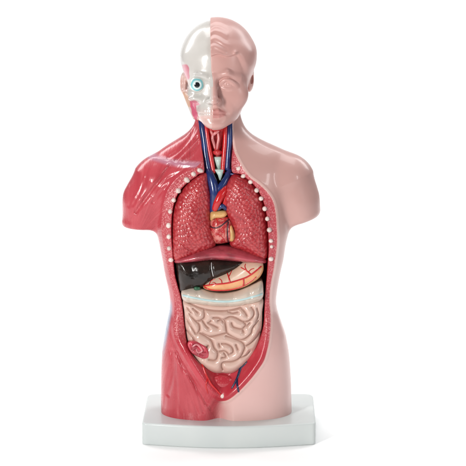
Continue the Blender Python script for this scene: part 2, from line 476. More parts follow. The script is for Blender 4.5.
def torso_mat():
    t = NT("torso_paint")
    mid, do, di, fib, back = [t.attr(n) for n in ("mid", "dout", "din", "fib", "back")]
    c0 = t.coord()
    n1 = t.noise(45, 4); n2 = t.noise(14, 2)
    skin = t.mix(t.ramp(n2, .3, .7), (.67, .415, .385), (.70, .45, .42))
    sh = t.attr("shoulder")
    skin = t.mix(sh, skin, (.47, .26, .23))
    red = t.mix(t.ramp(n1, .25, .75), (.44, .042, .058), (.52, .068, .086))
    # fibre streaks painted paler and darker along the muscles
    fc = t.n('ShaderNodeCombineXYZ'); t.l(fib, fc.inputs[0])
    sx = t.n('ShaderNodeSeparateXYZ'); t.l(c0, sx.inputs[0]); 
    fn = t.n('ShaderNodeTexNoise'); fn.inputs['Scale'].default_value = 1.0; fn.inputs['Detail'].default_value = 3
    z_ = t.math('MULTIPLY', sx.outputs[2], 25.0); fc.inputs[1].default_value = .43; t.l(z_, fc.inputs[2]); t.l(fc.outputs[0], fn.inputs['Vector'])
    red = t.mix(t.math('MULTIPLY', t.math('MULTIPLY', t.attr('fade'), t.ramp(fn.outputs['Fac'], .52, .75)), .28), red, (.62, .14, .15))
    red = t.mix(t.math('MULTIPLY', t.math('MULTIPLY', t.attr('fade'), t.ramp(fn.outputs['Fac'], .48, .25)), .3), red, RED_DK)
    red = t.mix(t.math('MULTIPLY', t.attr('clav'), .62), red, (.46, .27, .36))
    red = t.mix(back, red, (.27, .30, .40))
    body = t.mix(t.ramp(mid, -2.5, 2.5), red, skin)
    # cut band
    w = t.voro(620)
    band = t.mix(t.ramp(w, .15, .6), (.60, .18, .19), (.46, .06, .075))
    low = t.attr("low")
    band = t.mix(low, band, t.mix(t.ramp(n1, .3, .7), (.42, .02, .035), (.52, .05, .07)))
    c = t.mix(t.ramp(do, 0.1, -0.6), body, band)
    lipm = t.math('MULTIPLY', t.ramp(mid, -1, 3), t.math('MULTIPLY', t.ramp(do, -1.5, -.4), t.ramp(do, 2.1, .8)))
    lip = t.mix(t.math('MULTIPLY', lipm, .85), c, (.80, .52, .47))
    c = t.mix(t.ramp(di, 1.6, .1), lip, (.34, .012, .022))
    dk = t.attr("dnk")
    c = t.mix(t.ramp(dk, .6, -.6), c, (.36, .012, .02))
    # fibre relief
    a = t.math('MULTIPLY', t.math('MULTIPLY', fn.outputs['Fac'], t.attr('fade')), t.ramp(mid, 2, -2))
    t.bump(a, .0011, .55)
    b = t.math('MULTIPLY', w, t.math('MULTIPLY', t.ramp(do, .5, -.8), t.ramp(low, 1, .2))); t.bump(b, .0006, .5)
    t.bump(t.noise(160, 3), .00018, .5)
    rg = t.n('ShaderNodeMapRange'); t.l(t.ramp(mid, -2, 2), rg.inputs[0]); rg.inputs[3].default_value = .27; rg.inputs[4].default_value = .36
    rn = t.math('ADD', rg.outputs[0], t.math('MULTIPLY', t.math('SUBTRACT', t.noise(70, 5, rough=.7), .5), .22))
    return t.fin(c, rn, .25, .08, .4)

def build_torso():
    V, Q = surface(torso, TBOX, 0.8)
    x, y, z = V.T
    do, di, dn = DOUT(x, z), DIN(x, z), DNK(x, z)
    front = y < 14
    do = np.where(y < 22, do, 9.0); di = np.where(front, di, 9); dn = np.where(front, dn, 9)
    # midline between red half and skin half
    vz = [zx(v, -35) for v in (430, 416, 402, 380, 300, 160, 110, 80)]
    mx = [P(u, v, -35)[0] for u, v in ((221, 430), (220, 416), (220.5, 402), (221, 380), (221, 300), (219, 160), (216, 110), (214, 80))]
    o = np.argsort(vz); mid = (x - np.interp(z, np.array(vz)[o], np.array(mx)[o])) / (1 + 2.6 * sstep(zx(398, -35), zx(412, -35), z))
    # fibre coordinate: radiates from insertion points, one per muscle
    def ang(u, v, y0=-20, k=34.0):
        c = P(u, v, y0); return np.arctan2(x - c[0], z - c[2]) * k + 57.37
    dl = ang(130, 246, -10, 22.0); pc = ang(132, 246, -25, 24.0); tr = ang(190, 95, -10, 22.0); th = ang(176, 470, -30, 30); c2 = P(178, 322, -38); th2 = np.arctan2(x - c2[0], np.maximum(c2[2] - z, 2)) * 24 + 40
    A = P(171, 165, -25); B = P(136, 212, -20)
    side = (x - A[0]) * (B[2] - A[2]) - (z - A[2]) * (B[0] - A[0])
    fib = np.where(side > 0, dl, pc); fib = np.where(z > zx(160, -20), tr, fib)
    A2, B2 = P(176, 352, -38), P(206, 404, -38)
    s2 = (x - A2[0]) * (B2[2] - A2[2]) - (z - A2[2]) * (B2[0] - A2[0])
    fib = np.where(z < zx(300, -30), np.where(s2 > 0, th2, th * 1.2), fib)
    back = sstep(-22, -14, y) * sstep(zx(292), zx(306), z) * sstep(zx(362), zx(330), z) * (x < -40)
    low = sstep(zx(325, -30), zx(352, -30), z)
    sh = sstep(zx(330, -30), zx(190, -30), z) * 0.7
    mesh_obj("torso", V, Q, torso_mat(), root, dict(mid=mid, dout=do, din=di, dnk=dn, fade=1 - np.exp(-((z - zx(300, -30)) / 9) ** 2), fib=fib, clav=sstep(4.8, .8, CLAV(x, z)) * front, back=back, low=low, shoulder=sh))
build_torso()

# ------------------------------------------------------------------ rib ends, clavicle
bone = paint("bone_paint", (.74, .60, .55), .28, .4, .1)
def lump(name, c, r, mat, parent, seed=0, amp=.12, seg=20, rot=0.0):
    rs = np.random.RandomState(seed); ph = rs.rand(6) * 6.28
    V = []; F = []
    for i in range(1, seg):
        th = math.pi * i / seg
        for j in range(seg):
            a = 2 * math.pi * j / seg
            d = np.array([math.sin(th) * math.cos(a), math.sin(th) * math.sin(a), math.cos(th)])
            k = 1 + amp * (math.sin(2.3 * d[0] * 2 + ph[0]) + math.sin(2.9 * d[2] * 2 + ph[1]) + math.sin(2.1 * d[1] * 2 + ph[2])) / 2
            q = d * np.asarray(r) * k
            q = np.array([q[0] * math.cos(rot) - q[2] * math.sin(rot), q[1], q[0] * math.sin(rot) + q[2] * math.cos(rot)])
            V.append((np.asarray(c) + q) * MM)
    top = (np.asarray(c) + np.array([-math.sin(rot), 0, math.cos(rot)]) * r[2]) * MM; bot = 2 * np.asarray(c) * MM - top
    n = (seg - 1) * seg; V += [top, bot]
    for i in range(seg - 2):
        for j in range(seg): F.append((i * seg + j, (i + 1) * seg + j, (i + 1) * seg + (j + 1) % seg, i * seg + (j + 1) % seg))
    for j in range(seg):
        F.append((n, j, (j + 1) % seg)); F.append((n + 1, (n - seg) + (j + 1) % seg, (n - seg) + j))
    me = bpy.data.meshes.new(name); me.from_pydata([tuple(v) for v in V], [], F)
    me.polygons.foreach_set("use_smooth", [True] * len(F))
    return link(name, me, mat, parent)
RIBS = [(200,170.5,3.2,2.2,-.35),(193.5,174,2.6,2.3,-.5),(186.8,180,3.0,2.4,-.6),(178.3,190.8,2.4,2.4,0),(173.6,200.2,2.2,2.2,0),(170.2,211.5,2.1,2.2,0),
 (168.6,225.5,2.4,2.6,0),(168.9,236.6,2.2,2.3,0),(169.3,248.2,2.2,2.2,0),(171,259.8,2.4,2.3,0),
 (238.5,168.5,2.4,2.0,.5),(243.3,176,2.4,1.9,.4),(250.6,181.8,2.3,2.1,.5),(256.6,190.4,2.2,2.2,0),(261,198.6,2.2,2.1,0),(264.6,208.8,2.1,2.2,0),(267.2,218.8,2,2.1,0),
 (269.3,230,2.3,2.3,0),(270.8,240.8,2.1,2,0),(271.5,246.5,1.7,1.7,0),(270.8,258.8,2.5,2.4,0)]
for i, (u, v, a, b, r) in enumerate(RIBS):
    c = hit(torso, [(u, v)])[0]
    y = hit(torso_plain, [(u, v)])[0][1] + 2.0
    c = P(u, v, y)
    lump("rib_end", c, (a * 1.08, 2.6, b * 1.08), bone, root, i, .035, 28, r)


# ================================================================== ORGANS as relief solids
def organ(name, uv, y0, yb, H, R, mat, h=0.6, disp=None, edge=2.0, parent=root, attrs=None, sm=2.0, smooth=True, pad=3, grow=0.0):
    poly = PP(catmull(uv, 5) if smooth else uv, y0)[:, [0, 2]]
    m = Map2(poly[:, 0].min() - pad, poly[:, 0].max() + pad, poly[:, 1].min() - pad, poly[:, 1].max() + pad, 0.4)
    D = poly_field(poly, m); D.v = D.v - grow
    t = np.clip(-D.v / R, 0, 1); dome = np.sqrt(np.clip(1 - (1 - t) ** 2, 0, 1))
    front = y0 - H * blur(dome, sm / .4)
    if disp is not None: front = front + disp(m, D)
    FM = m.like(front)
    def f(p):
        d = D(p[:, 0], p[:, 2]); s = (FM(p[:, 0], p[:, 2]) - p[:, 1]) * .8
        return smax(smax(d, s, edge), p[:, 1] - yb, 1.0)
    V, Q = surface(f, ((m.X[0, 0] - 1, m.X[-1, 0] + 1), (front.min() - 3, yb + 3), (m.Z[0, 0] - 1, m.Z[0, -1] + 1)), h)
    at = attrs(V, D) if attrs else None
    o = mesh_obj(name, V, Q, mat, parent, at)
    return o, f

# ---- lungs
def lung_mat():
    t = NT("lung_paint"); n = t.noise(60, 3)
    c = t.mix(t.ramp(n, .3, .7), (.37, .018, .026), (.47, .045, .05))
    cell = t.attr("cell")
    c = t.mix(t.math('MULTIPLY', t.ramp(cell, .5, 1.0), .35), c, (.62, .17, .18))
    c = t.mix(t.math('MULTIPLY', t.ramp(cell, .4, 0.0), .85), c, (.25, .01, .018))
    t.bump(t.noise(500, 2), .0002, .5)
    return t.fin(c, .3, .28, .14)
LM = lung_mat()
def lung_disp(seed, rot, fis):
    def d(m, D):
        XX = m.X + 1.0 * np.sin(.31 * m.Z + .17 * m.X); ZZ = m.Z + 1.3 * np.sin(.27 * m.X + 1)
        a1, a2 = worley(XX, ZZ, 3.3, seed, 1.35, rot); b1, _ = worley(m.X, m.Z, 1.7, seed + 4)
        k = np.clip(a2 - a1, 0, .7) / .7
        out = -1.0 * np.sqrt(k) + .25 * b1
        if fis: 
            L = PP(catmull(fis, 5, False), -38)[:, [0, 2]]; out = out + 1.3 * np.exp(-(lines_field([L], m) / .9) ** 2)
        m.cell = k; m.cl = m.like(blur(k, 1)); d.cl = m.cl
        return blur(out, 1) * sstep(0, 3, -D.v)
    return d
ld = lung_disp(2, .5, [(172,236),(182,244),(192,252)])
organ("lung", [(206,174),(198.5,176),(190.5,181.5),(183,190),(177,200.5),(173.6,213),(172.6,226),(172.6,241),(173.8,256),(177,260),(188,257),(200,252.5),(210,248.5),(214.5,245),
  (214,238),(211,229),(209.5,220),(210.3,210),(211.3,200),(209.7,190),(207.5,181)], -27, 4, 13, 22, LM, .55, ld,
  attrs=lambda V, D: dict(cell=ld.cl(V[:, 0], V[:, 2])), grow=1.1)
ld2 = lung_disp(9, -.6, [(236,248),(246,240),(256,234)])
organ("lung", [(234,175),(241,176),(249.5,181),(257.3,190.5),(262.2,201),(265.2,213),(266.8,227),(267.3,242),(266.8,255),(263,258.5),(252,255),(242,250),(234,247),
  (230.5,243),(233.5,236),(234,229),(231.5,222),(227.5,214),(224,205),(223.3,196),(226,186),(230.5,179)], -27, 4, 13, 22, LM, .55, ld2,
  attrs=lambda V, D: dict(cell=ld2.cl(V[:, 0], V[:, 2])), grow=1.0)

# ---- diaphragm
dia = paint("diaphragm_paint", (.38, .055, .075), .22, .5, .22)
organ("diaphragm", [(175,263),(176,258),(186,254),(200,249),(212,246.5),(226,246),(240,248.5),(252,252),(264,257),(266,263),(250,263),(232,261),(212,260),(192,262)],
      -26, 6, 17, 10, dia, .6, edge=3.0)

# ---- liver (two lobes) with the pale ligament between
liv = NT("liver_paint")
lc = liv.mix(liv.ramp(liv.noise(70, 3), .3, .7), (.008, .005, .004), (.028, .015, .011))
liv.bump(liv.noise(55, 3), .0035, .8)
LIV = liv.fin(lc, .2, .0, .06, .5)
def liv_disp(m, D):
    L = PP(catmull([(211,258),(211.5,268),(213.5,280)], 5, False), -36)[:, [0, 2]]
    L2 = PP(catmull([(188,262),(192,272),(190,288)], 5, False), -36)[:, [0, 2]]
    return 1.6 * np.exp(-(lines_field([L], m) / 1.3) ** 2) + 1.2 * np.exp(-(lines_field([L2], m) / 4) ** 2)
_, fliver = organ("liver", [(177,260),(190,259),(212,258),(235,259),(247,261),(242,266),(232,273),(220,279),(209,285),(200,289),(190,291),(181,292),(178.5,282),(176.5,270)],
      -26, 4, 11, 14, LIV, .55, liv_disp)
lig = paint("ligament_paint", (.50, .50, .50), .3, .3)
tube("ligament", hit(fliver, catmull([(211.5,263),(211.5,268),(212.3,272),(213.3,276)], 4, False)) + [0, .2, 0], .55, lig, root)
grn = paint("gallbladder_paint", (.03, .12, .06), .25, .5)
lump("gallbladder", P(197, 288.5, -34), (3.2, 2.5, 2.0), grn, root, 3)

# ---- stomach
sto = NT("stomach_paint")
band = sto.ramp(sto.attr("band"), -.5, .5)
sc = sto.mix(sto.ramp(sto.noise(60, 3), .3, .7), (.66, .44, .32), (.74, .53, .41))
so = sto.mix(sto.ramp(sto.noise(80, 3), .3, .7), (.70, .30, .12), (.76, .40, .19))
sc = sto.mix(band, sc, so)
sto.bump(sto.noise(120, 2), .0004, .4)
STO = sto.fin(sc, .25, .5, .1)
CURV = [(204,286),(211,284.8),(220,284),(229,282.8),(239,280),(247,277),(254,272.5),(261,266.5)]
def sto_attr(V, D):
    L = PP(catmull(CURV, 5, False), -38)[:, [0, 2]]
    return dict(band=np.interp(V[:, 0], L[:, 0], L[:, 1]) - V[:, 2])
_, fsto = organ("stomach", [(203,286.5),(207,282),(214,277.5),(226,273),(236,267.5),(244,262),(254,260.5),(262,262),(263.5,269),(260,277),(252,283),(243,287.5),(230,290.5),(216,291),(206,289.5)],
      -30, 2, 11, 9, STO, .5, attrs=sto_attr)
art = paint("artery_paint", (.55, .012, .015), .25, .4, .05)
def vein_line(name, uv, f, r, mat, off=0.0, seg=10, n=5):
    p = hit(f, catmull(uv, n, False)); p[:, 1] += off
    return tube(name, p, r, mat, root, seg, 1.0, 1)
vein_line("gastric_artery", CURV, fsto, .8, art)
vein_line("gastric_artery", [(205,287.5),(211,289.6),(220,290.3),(232,289.3),(243,285.8),(251,281),(256,277)], fsto, [.85, .9, .8, .6], art)
for L, r in (([(230,282.5),(229,278),(226.5,271)], [.75, .45]), ([(228.8,277),(231,272.5),(232.5,269)], [.5, .35]), ([(251,274.5),(247,271),(241,267.5)], [.7, .4]), ([(247,271),(245,267),(245.5,264)], [.5, .35]),
             ([(248.5,272),(251,269.5),(254,268.5)],[.45,.3]), ([(243.5,279),(243.8,283),(243,285.5)], [.7, .5]), ([(209,285.5),(211,281),(215,279)], [.5, .3]), ([(222,284),(221.5,280.5),(219,278.5)],[.5,.3]),
             ([(217,284.5),(214,282.5),(212,283)],[.4,.3])):
    vein_line("gastric_artery", L, fsto, [q * 1.2 for q in r], art)

# ---- transverse colon with its tape
col = NT("colon_paint")
cc = col.mix(col.ramp(col.noise(50, 3), .3, .7), (.52, .43, .36), (.61, .52, .44))
col.bump(col.noise(100, 2), .0004, .4)
COLM = col.fin(cc, .28, .45, .1)
TAPE = [(183.3,295.4),(193,297.6),(205,299.8),(216,301.2),(228,301.4),(240,300),(252,297),(262,294)]
def col_disp(m, D):
    L = PP(catmull(TAPE, 5, False), -38)[:, [0, 2]]
    hs = [[(197,286),(198,297)], [(215,289),(215,300)], [(234,290),(233,300)], [(250,284),(250,297)], [(190,300),(190,306)], [(208,303),(208,310)], [(228,304),(228,311)],[(246,301),(246,308)]]
    H = [PP(a, -38)[:, [0, 2]] for a in hs]
    return .9 * np.exp(-(lines_field([L], m) / 1.5) ** 2) + .9 * np.exp(-(lines_field(H, m) / 2.0) ** 2)
_, fcol = organ("transverse_colon", [(181.5,291),(188,288.5),(196,287.5),(203,289),(212,292),(224,293),(236,291),(246,287),(255,283),(262,281),(263.5,290),(263,297),(258,301.5),(246,304.5),(230,306.5),(214,306),(198,304),(187,302.5),(182.5,299.5)],
      -30, 2, 10.5, 7.5, COLM, .5, col_disp)
tape = paint("tape_paint", (.47, .62, .62), .35, .3, .06)
p = hit(fcol, catmull(TAPE, 5, False)); tube("colon_tape", p, 1.15, tape, root, 14, .7, 1)

# ---- small intestine: coils cut by traced grooves
G = [[(189.2,314.5),(194.5,320.3),(198.8,324),(199.8,329),(198,333),(195.4,334)],
 [(204.1,309.5),(204.3,317),(200.5,320.5),(196,321.5)], [(202.5,333.6),(210,336.7),(218.6,335.2),(227.2,332.8)],
 [(202.2,320.3),(206,326),(208.6,328.4)], [(208,323),(213.8,325.8),(218,328)], [(213.3,318),(219.6,318.4),(223.6,322.5)],
 [(185,303),(190.6,304.6),(197.4,307.6),(204,309.5),(212,311),(222.5,311.5),(232,310.5),(240.8,308.4)],
 [(199.5,333),(205.6,336.2),(211.6,341),(214.2,347.9),(217.6,352.2),(217,358),(214.5,360.5),(209,360)],
 [(218,321),(223.9,319.8),(225.8,326),(227.2,332.8),(232.5,336.7),(239.3,339.8),(245,338.8),(251,333.8),(252.8,328),(258.6,321.5)],
 [(223.9,319.8),(230.6,316.9),(236.4,318.3),(243.2,321.7),(249,320.8),(253.3,316.4),(254,311.6),(251.5,308)],
 [(243.2,321.7),(245.8,325),(242.8,329),(243.7,332.5)], [(231.6,323.2),(233.5,327),(239.3,329),(242.8,329)],
 [(240.8,308.2),(245.1,312.5),(247,316)], [(217.6,352.2),(221,351.4),(225,351.3),(228.6,354)],
 [(226,336),(233.7,338.6),(241.5,342),(244.7,346.5),(243.2,352.2),(239.7,358.2),(232.9,361.6),(223.4,362.5),(221.5,366),(222.8,371)],
 [(221.7,344),(226.9,344.4),(232,347.5),(233,352.2),(228.6,355)], [(244.7,346.5),(249.2,344.6),(254.3,340.4),(260,334)],
 [(187,309),(191,313)], [(193,309),(198,313)], [(228,312),(233,313.5),(238,312.5)], [(219,344),(220,347)], [(209,323),(211,321)], [(224,353),(226,357),(222,358)], [(186,333),(192,337),(194,341)], [(247,326),(250,323)], [(236,345),(238,350)], [(257,309),(258.5,316),(256,323)], [(208,346),(203,352),(203,358)], [(187,322),(191,327),(195.4,334)], [(240,358),(246,356),(250,352)]]
def int_disp(m, D):
    L = [PP(catmull(g, 5, False), -36)[:, [0, 2]] for g in G]
    d = lines_field(L, m); d = np.minimum(d, 6.8)
    prof = np.sqrt(np.clip(1 - (1 - d / 6.8) ** 2, 0, 1))       # round coils between grooves
    return blur(4.9 * (1 - prof), 1) + 0.7 * np.exp(-(d / .55) ** 2)
si = NT("intestine_paint")
c_ = si.mix(si.ramp(si.noise(40, 3), .3, .7), (.60, .40, .335), (.66, .455, .385))
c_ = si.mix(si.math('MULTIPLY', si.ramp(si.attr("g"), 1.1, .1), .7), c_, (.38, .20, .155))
si.bump(si.noise(150, 2), .00025, .4)
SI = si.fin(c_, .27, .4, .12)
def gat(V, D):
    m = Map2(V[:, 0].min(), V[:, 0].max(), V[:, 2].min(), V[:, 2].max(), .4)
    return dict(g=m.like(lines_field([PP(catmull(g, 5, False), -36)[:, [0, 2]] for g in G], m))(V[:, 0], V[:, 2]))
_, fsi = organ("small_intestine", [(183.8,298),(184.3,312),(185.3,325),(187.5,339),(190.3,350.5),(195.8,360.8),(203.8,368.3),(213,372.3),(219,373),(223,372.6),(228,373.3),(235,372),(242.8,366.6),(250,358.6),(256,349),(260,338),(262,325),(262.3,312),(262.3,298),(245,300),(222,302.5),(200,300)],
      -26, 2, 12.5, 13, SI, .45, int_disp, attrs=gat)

# ---- caecum and appendix
cae = paint("caecum_paint", (.52, .05, .075), .22, .5, .25)
def cae_disp(m, D):
    L = [PP(catmull(g, 5, False), -40)[:, [0, 2]] for g in ([(190,347),(195,345),(200,347),(204,351)], [(192,353),(196,349),(198,353),(203,356)], [(196,357),(201,352),(206,352)], [(190,344),(192,350)])]
    return 1.4 * np.exp(-(lines_field(L, m) / .7) ** 2) * sstep(1.0, 3.2, -D.v)
CY = hit(fsi, [(199, 349)])[0][1]
organ("caecum", [(187.5,343.5),(192,341),(199,342.4),(205.5,346.5),(209,352),(208,357.5),(203.5,358.6),(196.5,356),(190.5,351.5)], CY + .2, CY + 14, 3.6, 5, cae, .4, cae_disp, edge=1.2)
pk = paint("appendix_paint", (.66, .20, .22), .22, .5)
tube("appendix", PP([(193,346.5),(196.5,344.5),(200,347),(202,351),(198,352.5),(196.5,349.5)], CY - 2.6), [.9, 1.1, 1.1, .8], pk, root)

# ---- heart and great vessels
hm = NT("heart_paint")
hc = hm.mix(hm.ramp(hm.noise(240, 3), .4, .62), (.42, .025, .03), (.60, .19, .16))
hm.bump(hm.noise(230, 3), .0016, .8); HM = hm.fin(hc, .18, .5, .06)
def hd(m, D):
    L = [PP(catmull(g, 5, False), -36)[:, [0, 2]] for g in ([(209.5,226.5),(214,228),(220,226.5),(229,219.5)], [(228,222),(227.3,232),(228,242)])]
    return 1.3 * np.exp(-(lines_field(L, m) / .8) ** 2)
_, fh = organ("heart", [(210.5,219),(215,216),(223,215),(229,217),(232,222),(234.5,230),(235,238),(231,241.5),(222,243.5),(215.5,243.5),(212,239),(210,233),(209,226)], -26, 2, 11, 8, HM, .45, hd)
fat = paint("heart_fat_paint", (.72, .42, .16), .3, .4, .2)
organ("heart_fat", [(210,219),(210.5,212.5),(213.5,210.5),(219,210.5),(225.5,211),(227,215),(222,218),(215,218.5),(211.5,221)], -31, -20, 6, 3.5, fat, .4)
organ("heart_fat", [(229,226),(231.5,225.5),(234,231),(235,237),(233,241.5),(229.5,240.5),(229,233)], -32, -20, 6, 3, fat, .4)
blu = paint("vein_paint", (.012, .03, .14), .25, .45, .15)
dkr = paint("coronary_paint", (.02, .015, .03), .3, .3)
vein_line("coronary_vein", [(210,226.5),(214,228),(220,226.5),(225,223),(229,219.5)], fh, [.5, .7], dkr)
vein_line("coronary_vein", [(228.3,222),(227.6,232),(228.3,242)], fh, .6, dkr)
vein_line("coronary_artery", [(211,219.5),(216,218.3),(222,219.5),(228,217.5)], fh, .6, art)
vein_line("coronary_artery", [(212,228.5),(215,233),(221,236),(225,241)], fh, [.5, .4], art)
vein_line("coronary_artery", [(222,227),(224.5,232),(224,237)], fh, [.5, .3], art)
vein_line("coronary_artery", [(216,218.5),(218,221.5),(219,224)], fh, [.6, .4], art)
Y1 = -28
tube("vena_cava", [P(208,170,-22), P(210.5,176,-27), P(213,184,-30), P(214.5,193,-32), P(214,203,-31), P(213.5,212,-28)], [3.4, 4.2, 4.8, 4.6, 4.2, 4], blu, root, 20)
tube("brachiocephalic_vein", [P(229.5,171,-22), P(226,179,-27), P(221,187,-30), P(216,193,-31)], [2.6, 3.2, 3.8, 3.8], blu, root, 20)
tube("subclavian_vein", [P(200,174,-26), P(206,173.3,-25), P(212,173.6,-23)], [.8, 1.0, .7], blu, root)
tube("subclavian_vein", [P(226,173,-23), P(231,174,-25), P(238,175,-28)], [.9, 1.2, .7], blu, root)
tube("aorta", [P(224,185,-26), P(224.5,190,-31), P(221,195,-34), P(217.5,202,-35.5), P(215,208.5,-34)], [3, 3.8, 4.0, 3.8, 3.0], art, root, 20)
tube("aorta", [P(225,188,-28), P(226,196,-31), P(224,205,-32)], [2.5, 3.4, 2.6], art, root, 20)
tube("pulmonary_artery", [P(218,209,-33), P(222,206,-34), P(226,208.5,-31)], [1.8, 2.6, 2.2], blu, root, 16)

# ---- throat
thr = NT("throat_paint"); tc = thr.mix(thr.ramp(thr.noise(150, 3), .3, .7), (.42, .015, .02), (.58, .04, .045))
thr.bump(thr.noise(250, 3), .0006, .6); TH = thr.fin(tc, .2, .5, .08)
organ("throat", [(205,118),(227,118),(226.5,135),(225.5,150),(224,164),(212,164),(209,150),(206.5,135)], -9, 4, 6.5, 9, TH, .5)
tube("jugular_vein", [P(200.8,118,-8), P(202.3,128,-13), P(204.6,142,-16), P(206.1,156,-18.5), P(208.5,170,-22)], [2.7, 3.1, 3.3, 3.4, 3.5], blu, root, 18)
tube("jugular_vein", [P(229.6,118,-8), P(229.6,128,-13), P(229.3,142,-16), P(228.2,156,-18.5), P(227.6,168,-21)], [2.5, 2.8, 2.9, 3.0, 3.0], blu, root, 18)
tube("carotid_artery", [P(205.6,120,-10), P(206.5,130,-14), P(208.6,145,-17), P(211,158,-19.5), P(213.5,172,-23)], [2.0, 2.4, 2.5, 2.5, 2.2], art, root, 18)
tube("carotid_artery", [P(225.8,120,-10), P(225.5,130,-14), P(224.9,145,-17), P(223.8,158,-19.5), P(222.5,172,-23)], [1.9, 2.2, 2.4, 2.4, 2.0], art, root, 18)
pnk = paint("larynx_paint", (.62, .20, .20), .22, .5)
tube("larynx", [P(211,131.5,-18), P(213,134.5,-19), P(215.5,133,-20), P(218.3,131.5,-19.5)], [1.1, 1.6, 1.5, 1.0], pnk, root)
tube("larynx", [P(213,134,-18.5), P(212.6,139,-19), P(214,144,-19.5), P(214.6,148,-19)], [1.3, 1.5, 1.4, .8], pnk, root)
tube("larynx", [P(218,133.5,-18.5), P(218.6,139,-19), P(217.5,145,-19.5), P(217,149,-19)], [1.0, 1.4, 1.3, .7], pnk, root)
lump("thyroid", P(217.5,152.5,-17.5), (4.6, 2.8, 2.8), TH, root, 5)
mint = paint("trachea_paint", (.52, .66, .60), .25, .4, .05)
organ("trachea", [(213.4,157),(218.5,156.6),(223.2,157),(221.8,162),(221.6,168.3),(216.3,168.6),(215.4,163)], -17, -8, 5.5, 4, mint, .35, edge=.8, smooth=False)
organ("trachea", [(214.6,169.7),(219,169.2),(223.8,169.8),(222.6,174.5),(220.8,180.5),(219.4,180.5),(217.8,175)], -25, -14, 5.5, 4, mint, .35, edge=.8, smooth=False)

# ---- pelvis
nav = paint('dark_vein_paint', (.010, .014, .06), .25, .45, .15)
vein_line("iliac_artery", [(200,361),(203.5,368),(206.5,376),(211,384),(216.5,390),(221,395)], torso, [1.0, 1.3, 1.2, .8], art)
vein_line("iliac_artery", [(207.5,379),(206,386),(208,393)], torso, [1.0, .6], art)
vein_line("iliac_vein", [(243.5,362),(240.5,369),(238,376.5),(235.5,382),(232,388)], torso, [1.4, 1.6, 1.4, .9], nav)
vein_line("iliac_vein", [(237,379),(237.3,385),(238.5,391.5)], torso, [1.3, .9], nav)
vein_line("iliac_vein", [(241,368),(245,364.5),(247,362)], torso, [.8, .6], nav)
bl = NT("bladder_paint"); bc = bl.mix(bl.ramp(bl.voro(420), .1, .5), (.52, .07, .08), (.44, .025, .04))
bl.bump(bl.voro(420), .0003, .6); BL = bl.fin(bc, .22, .45, .1)
yb_ = hit(torso, [(222, 384)])[0][1]
organ("bladder", [(209,380),(214,376.5),(222,375),(230,376.5),(235,380.5),(234,386.5),(229,391),(222,393),(215,391.5),(210.5,386)], yb_ + 1.2, yb_ + 9, 4.2, 11, BL, .45)
lump("pubic_bone", hit(torso, [(222.5, 396.3)])[0] + [0, .6, 0], (2.2, 1.6, 2.4), bone, root, 8, .03, 28)

# ================================================================== HEAD
HC = [(45,183.5,251.5,-36),(60,183.3,250.5,-39),(70,185.5,249.3,-41),(80,187.5,248.3,-41),(90,189,247,-42),(100,190.6,244.8,-43),(108,193,242,-44),
      (114,195.3,239.5,-44.5),(119,198,236.5,-44.5),(124,202.5,231.5,-44),(127.5,207,226,-42)]
_hz = np.array([zx(r[0], -15) for r in HC])[::-1]
_hc = [np.array([P(r[k], r[0], -15)[0] for r in HC])[::-1] for k in (1, 2)] + [np.array([float(r[3]) for r in HC])[::-1]]
_hs = np.arange(290, 430, .5); _hk = np.exp(-0.5 * (np.arange(-8, 9) / 3.5) ** 2); _hk /= _hk.sum()
_hcs = [np.convolve(np.pad(np.interp(_hs, _hz, c), 8, mode='edge'), _hk, mode='valid') for c in _hc]
CR = P(217.3, 56, 6)
ZCH = P(216, 129.3, -38)[2]
def S3(u, v, y): return P(u, v, y)
HM_ = Map2(-60, 40, 290, 440, .5)
def _hl(ls, y): return HM_.like(lines_field([PP(catmull(l, 5, False), y)[:, [0, 2]] for l in ls], HM_))
HRM = _hl([[(209,26),(215,22.5),(222,23.5),(229,27)], [(209,33.5),(214,30.5),(220,31.5),(227,35)], [(209,40.5),(214,38),(219,39.5),(225,43.5),(232,45)],
           [(209,48),(214,45.5),(219,47.5),(225,51)], [(209,53),(216,52),(223,54)]], -30)
HRD = _hl([[(210,30),(215,27),(221,28),(227,31)], [(210,37),(214,34.5),(220,36),(227,40)], [(210,44),(214,42),(220,44),(227,48)]], -30)
def head_base(p):
    x, y, z = p.T
    L, R, yf = [np.interp(z, _hs, c) for c in _hcs]
    yb = 14.0; a = (R - L) / 2; b = (yb - yf) / 2; ex = 2.35
    q = (np.abs((x - (L + R) / 2) / a) ** ex + np.abs((y - (yf + yb) / 2) / b) ** ex + 1e-12) ** (1 / ex)
    f = (q - 1) * np.minimum(a, b)
    jaw = (ZCH - z) + 0.0 + np.clip(y + 36, 0, 60) * .16        # underside rises to the back
    f = smax(f, jaw, 9)
    f = smax(f, z - S3(217, 47, 0)[2], 12)
    cr = ell(p, CR, (35.8, 45, 35.8))
    return smin(f, cr, 9)
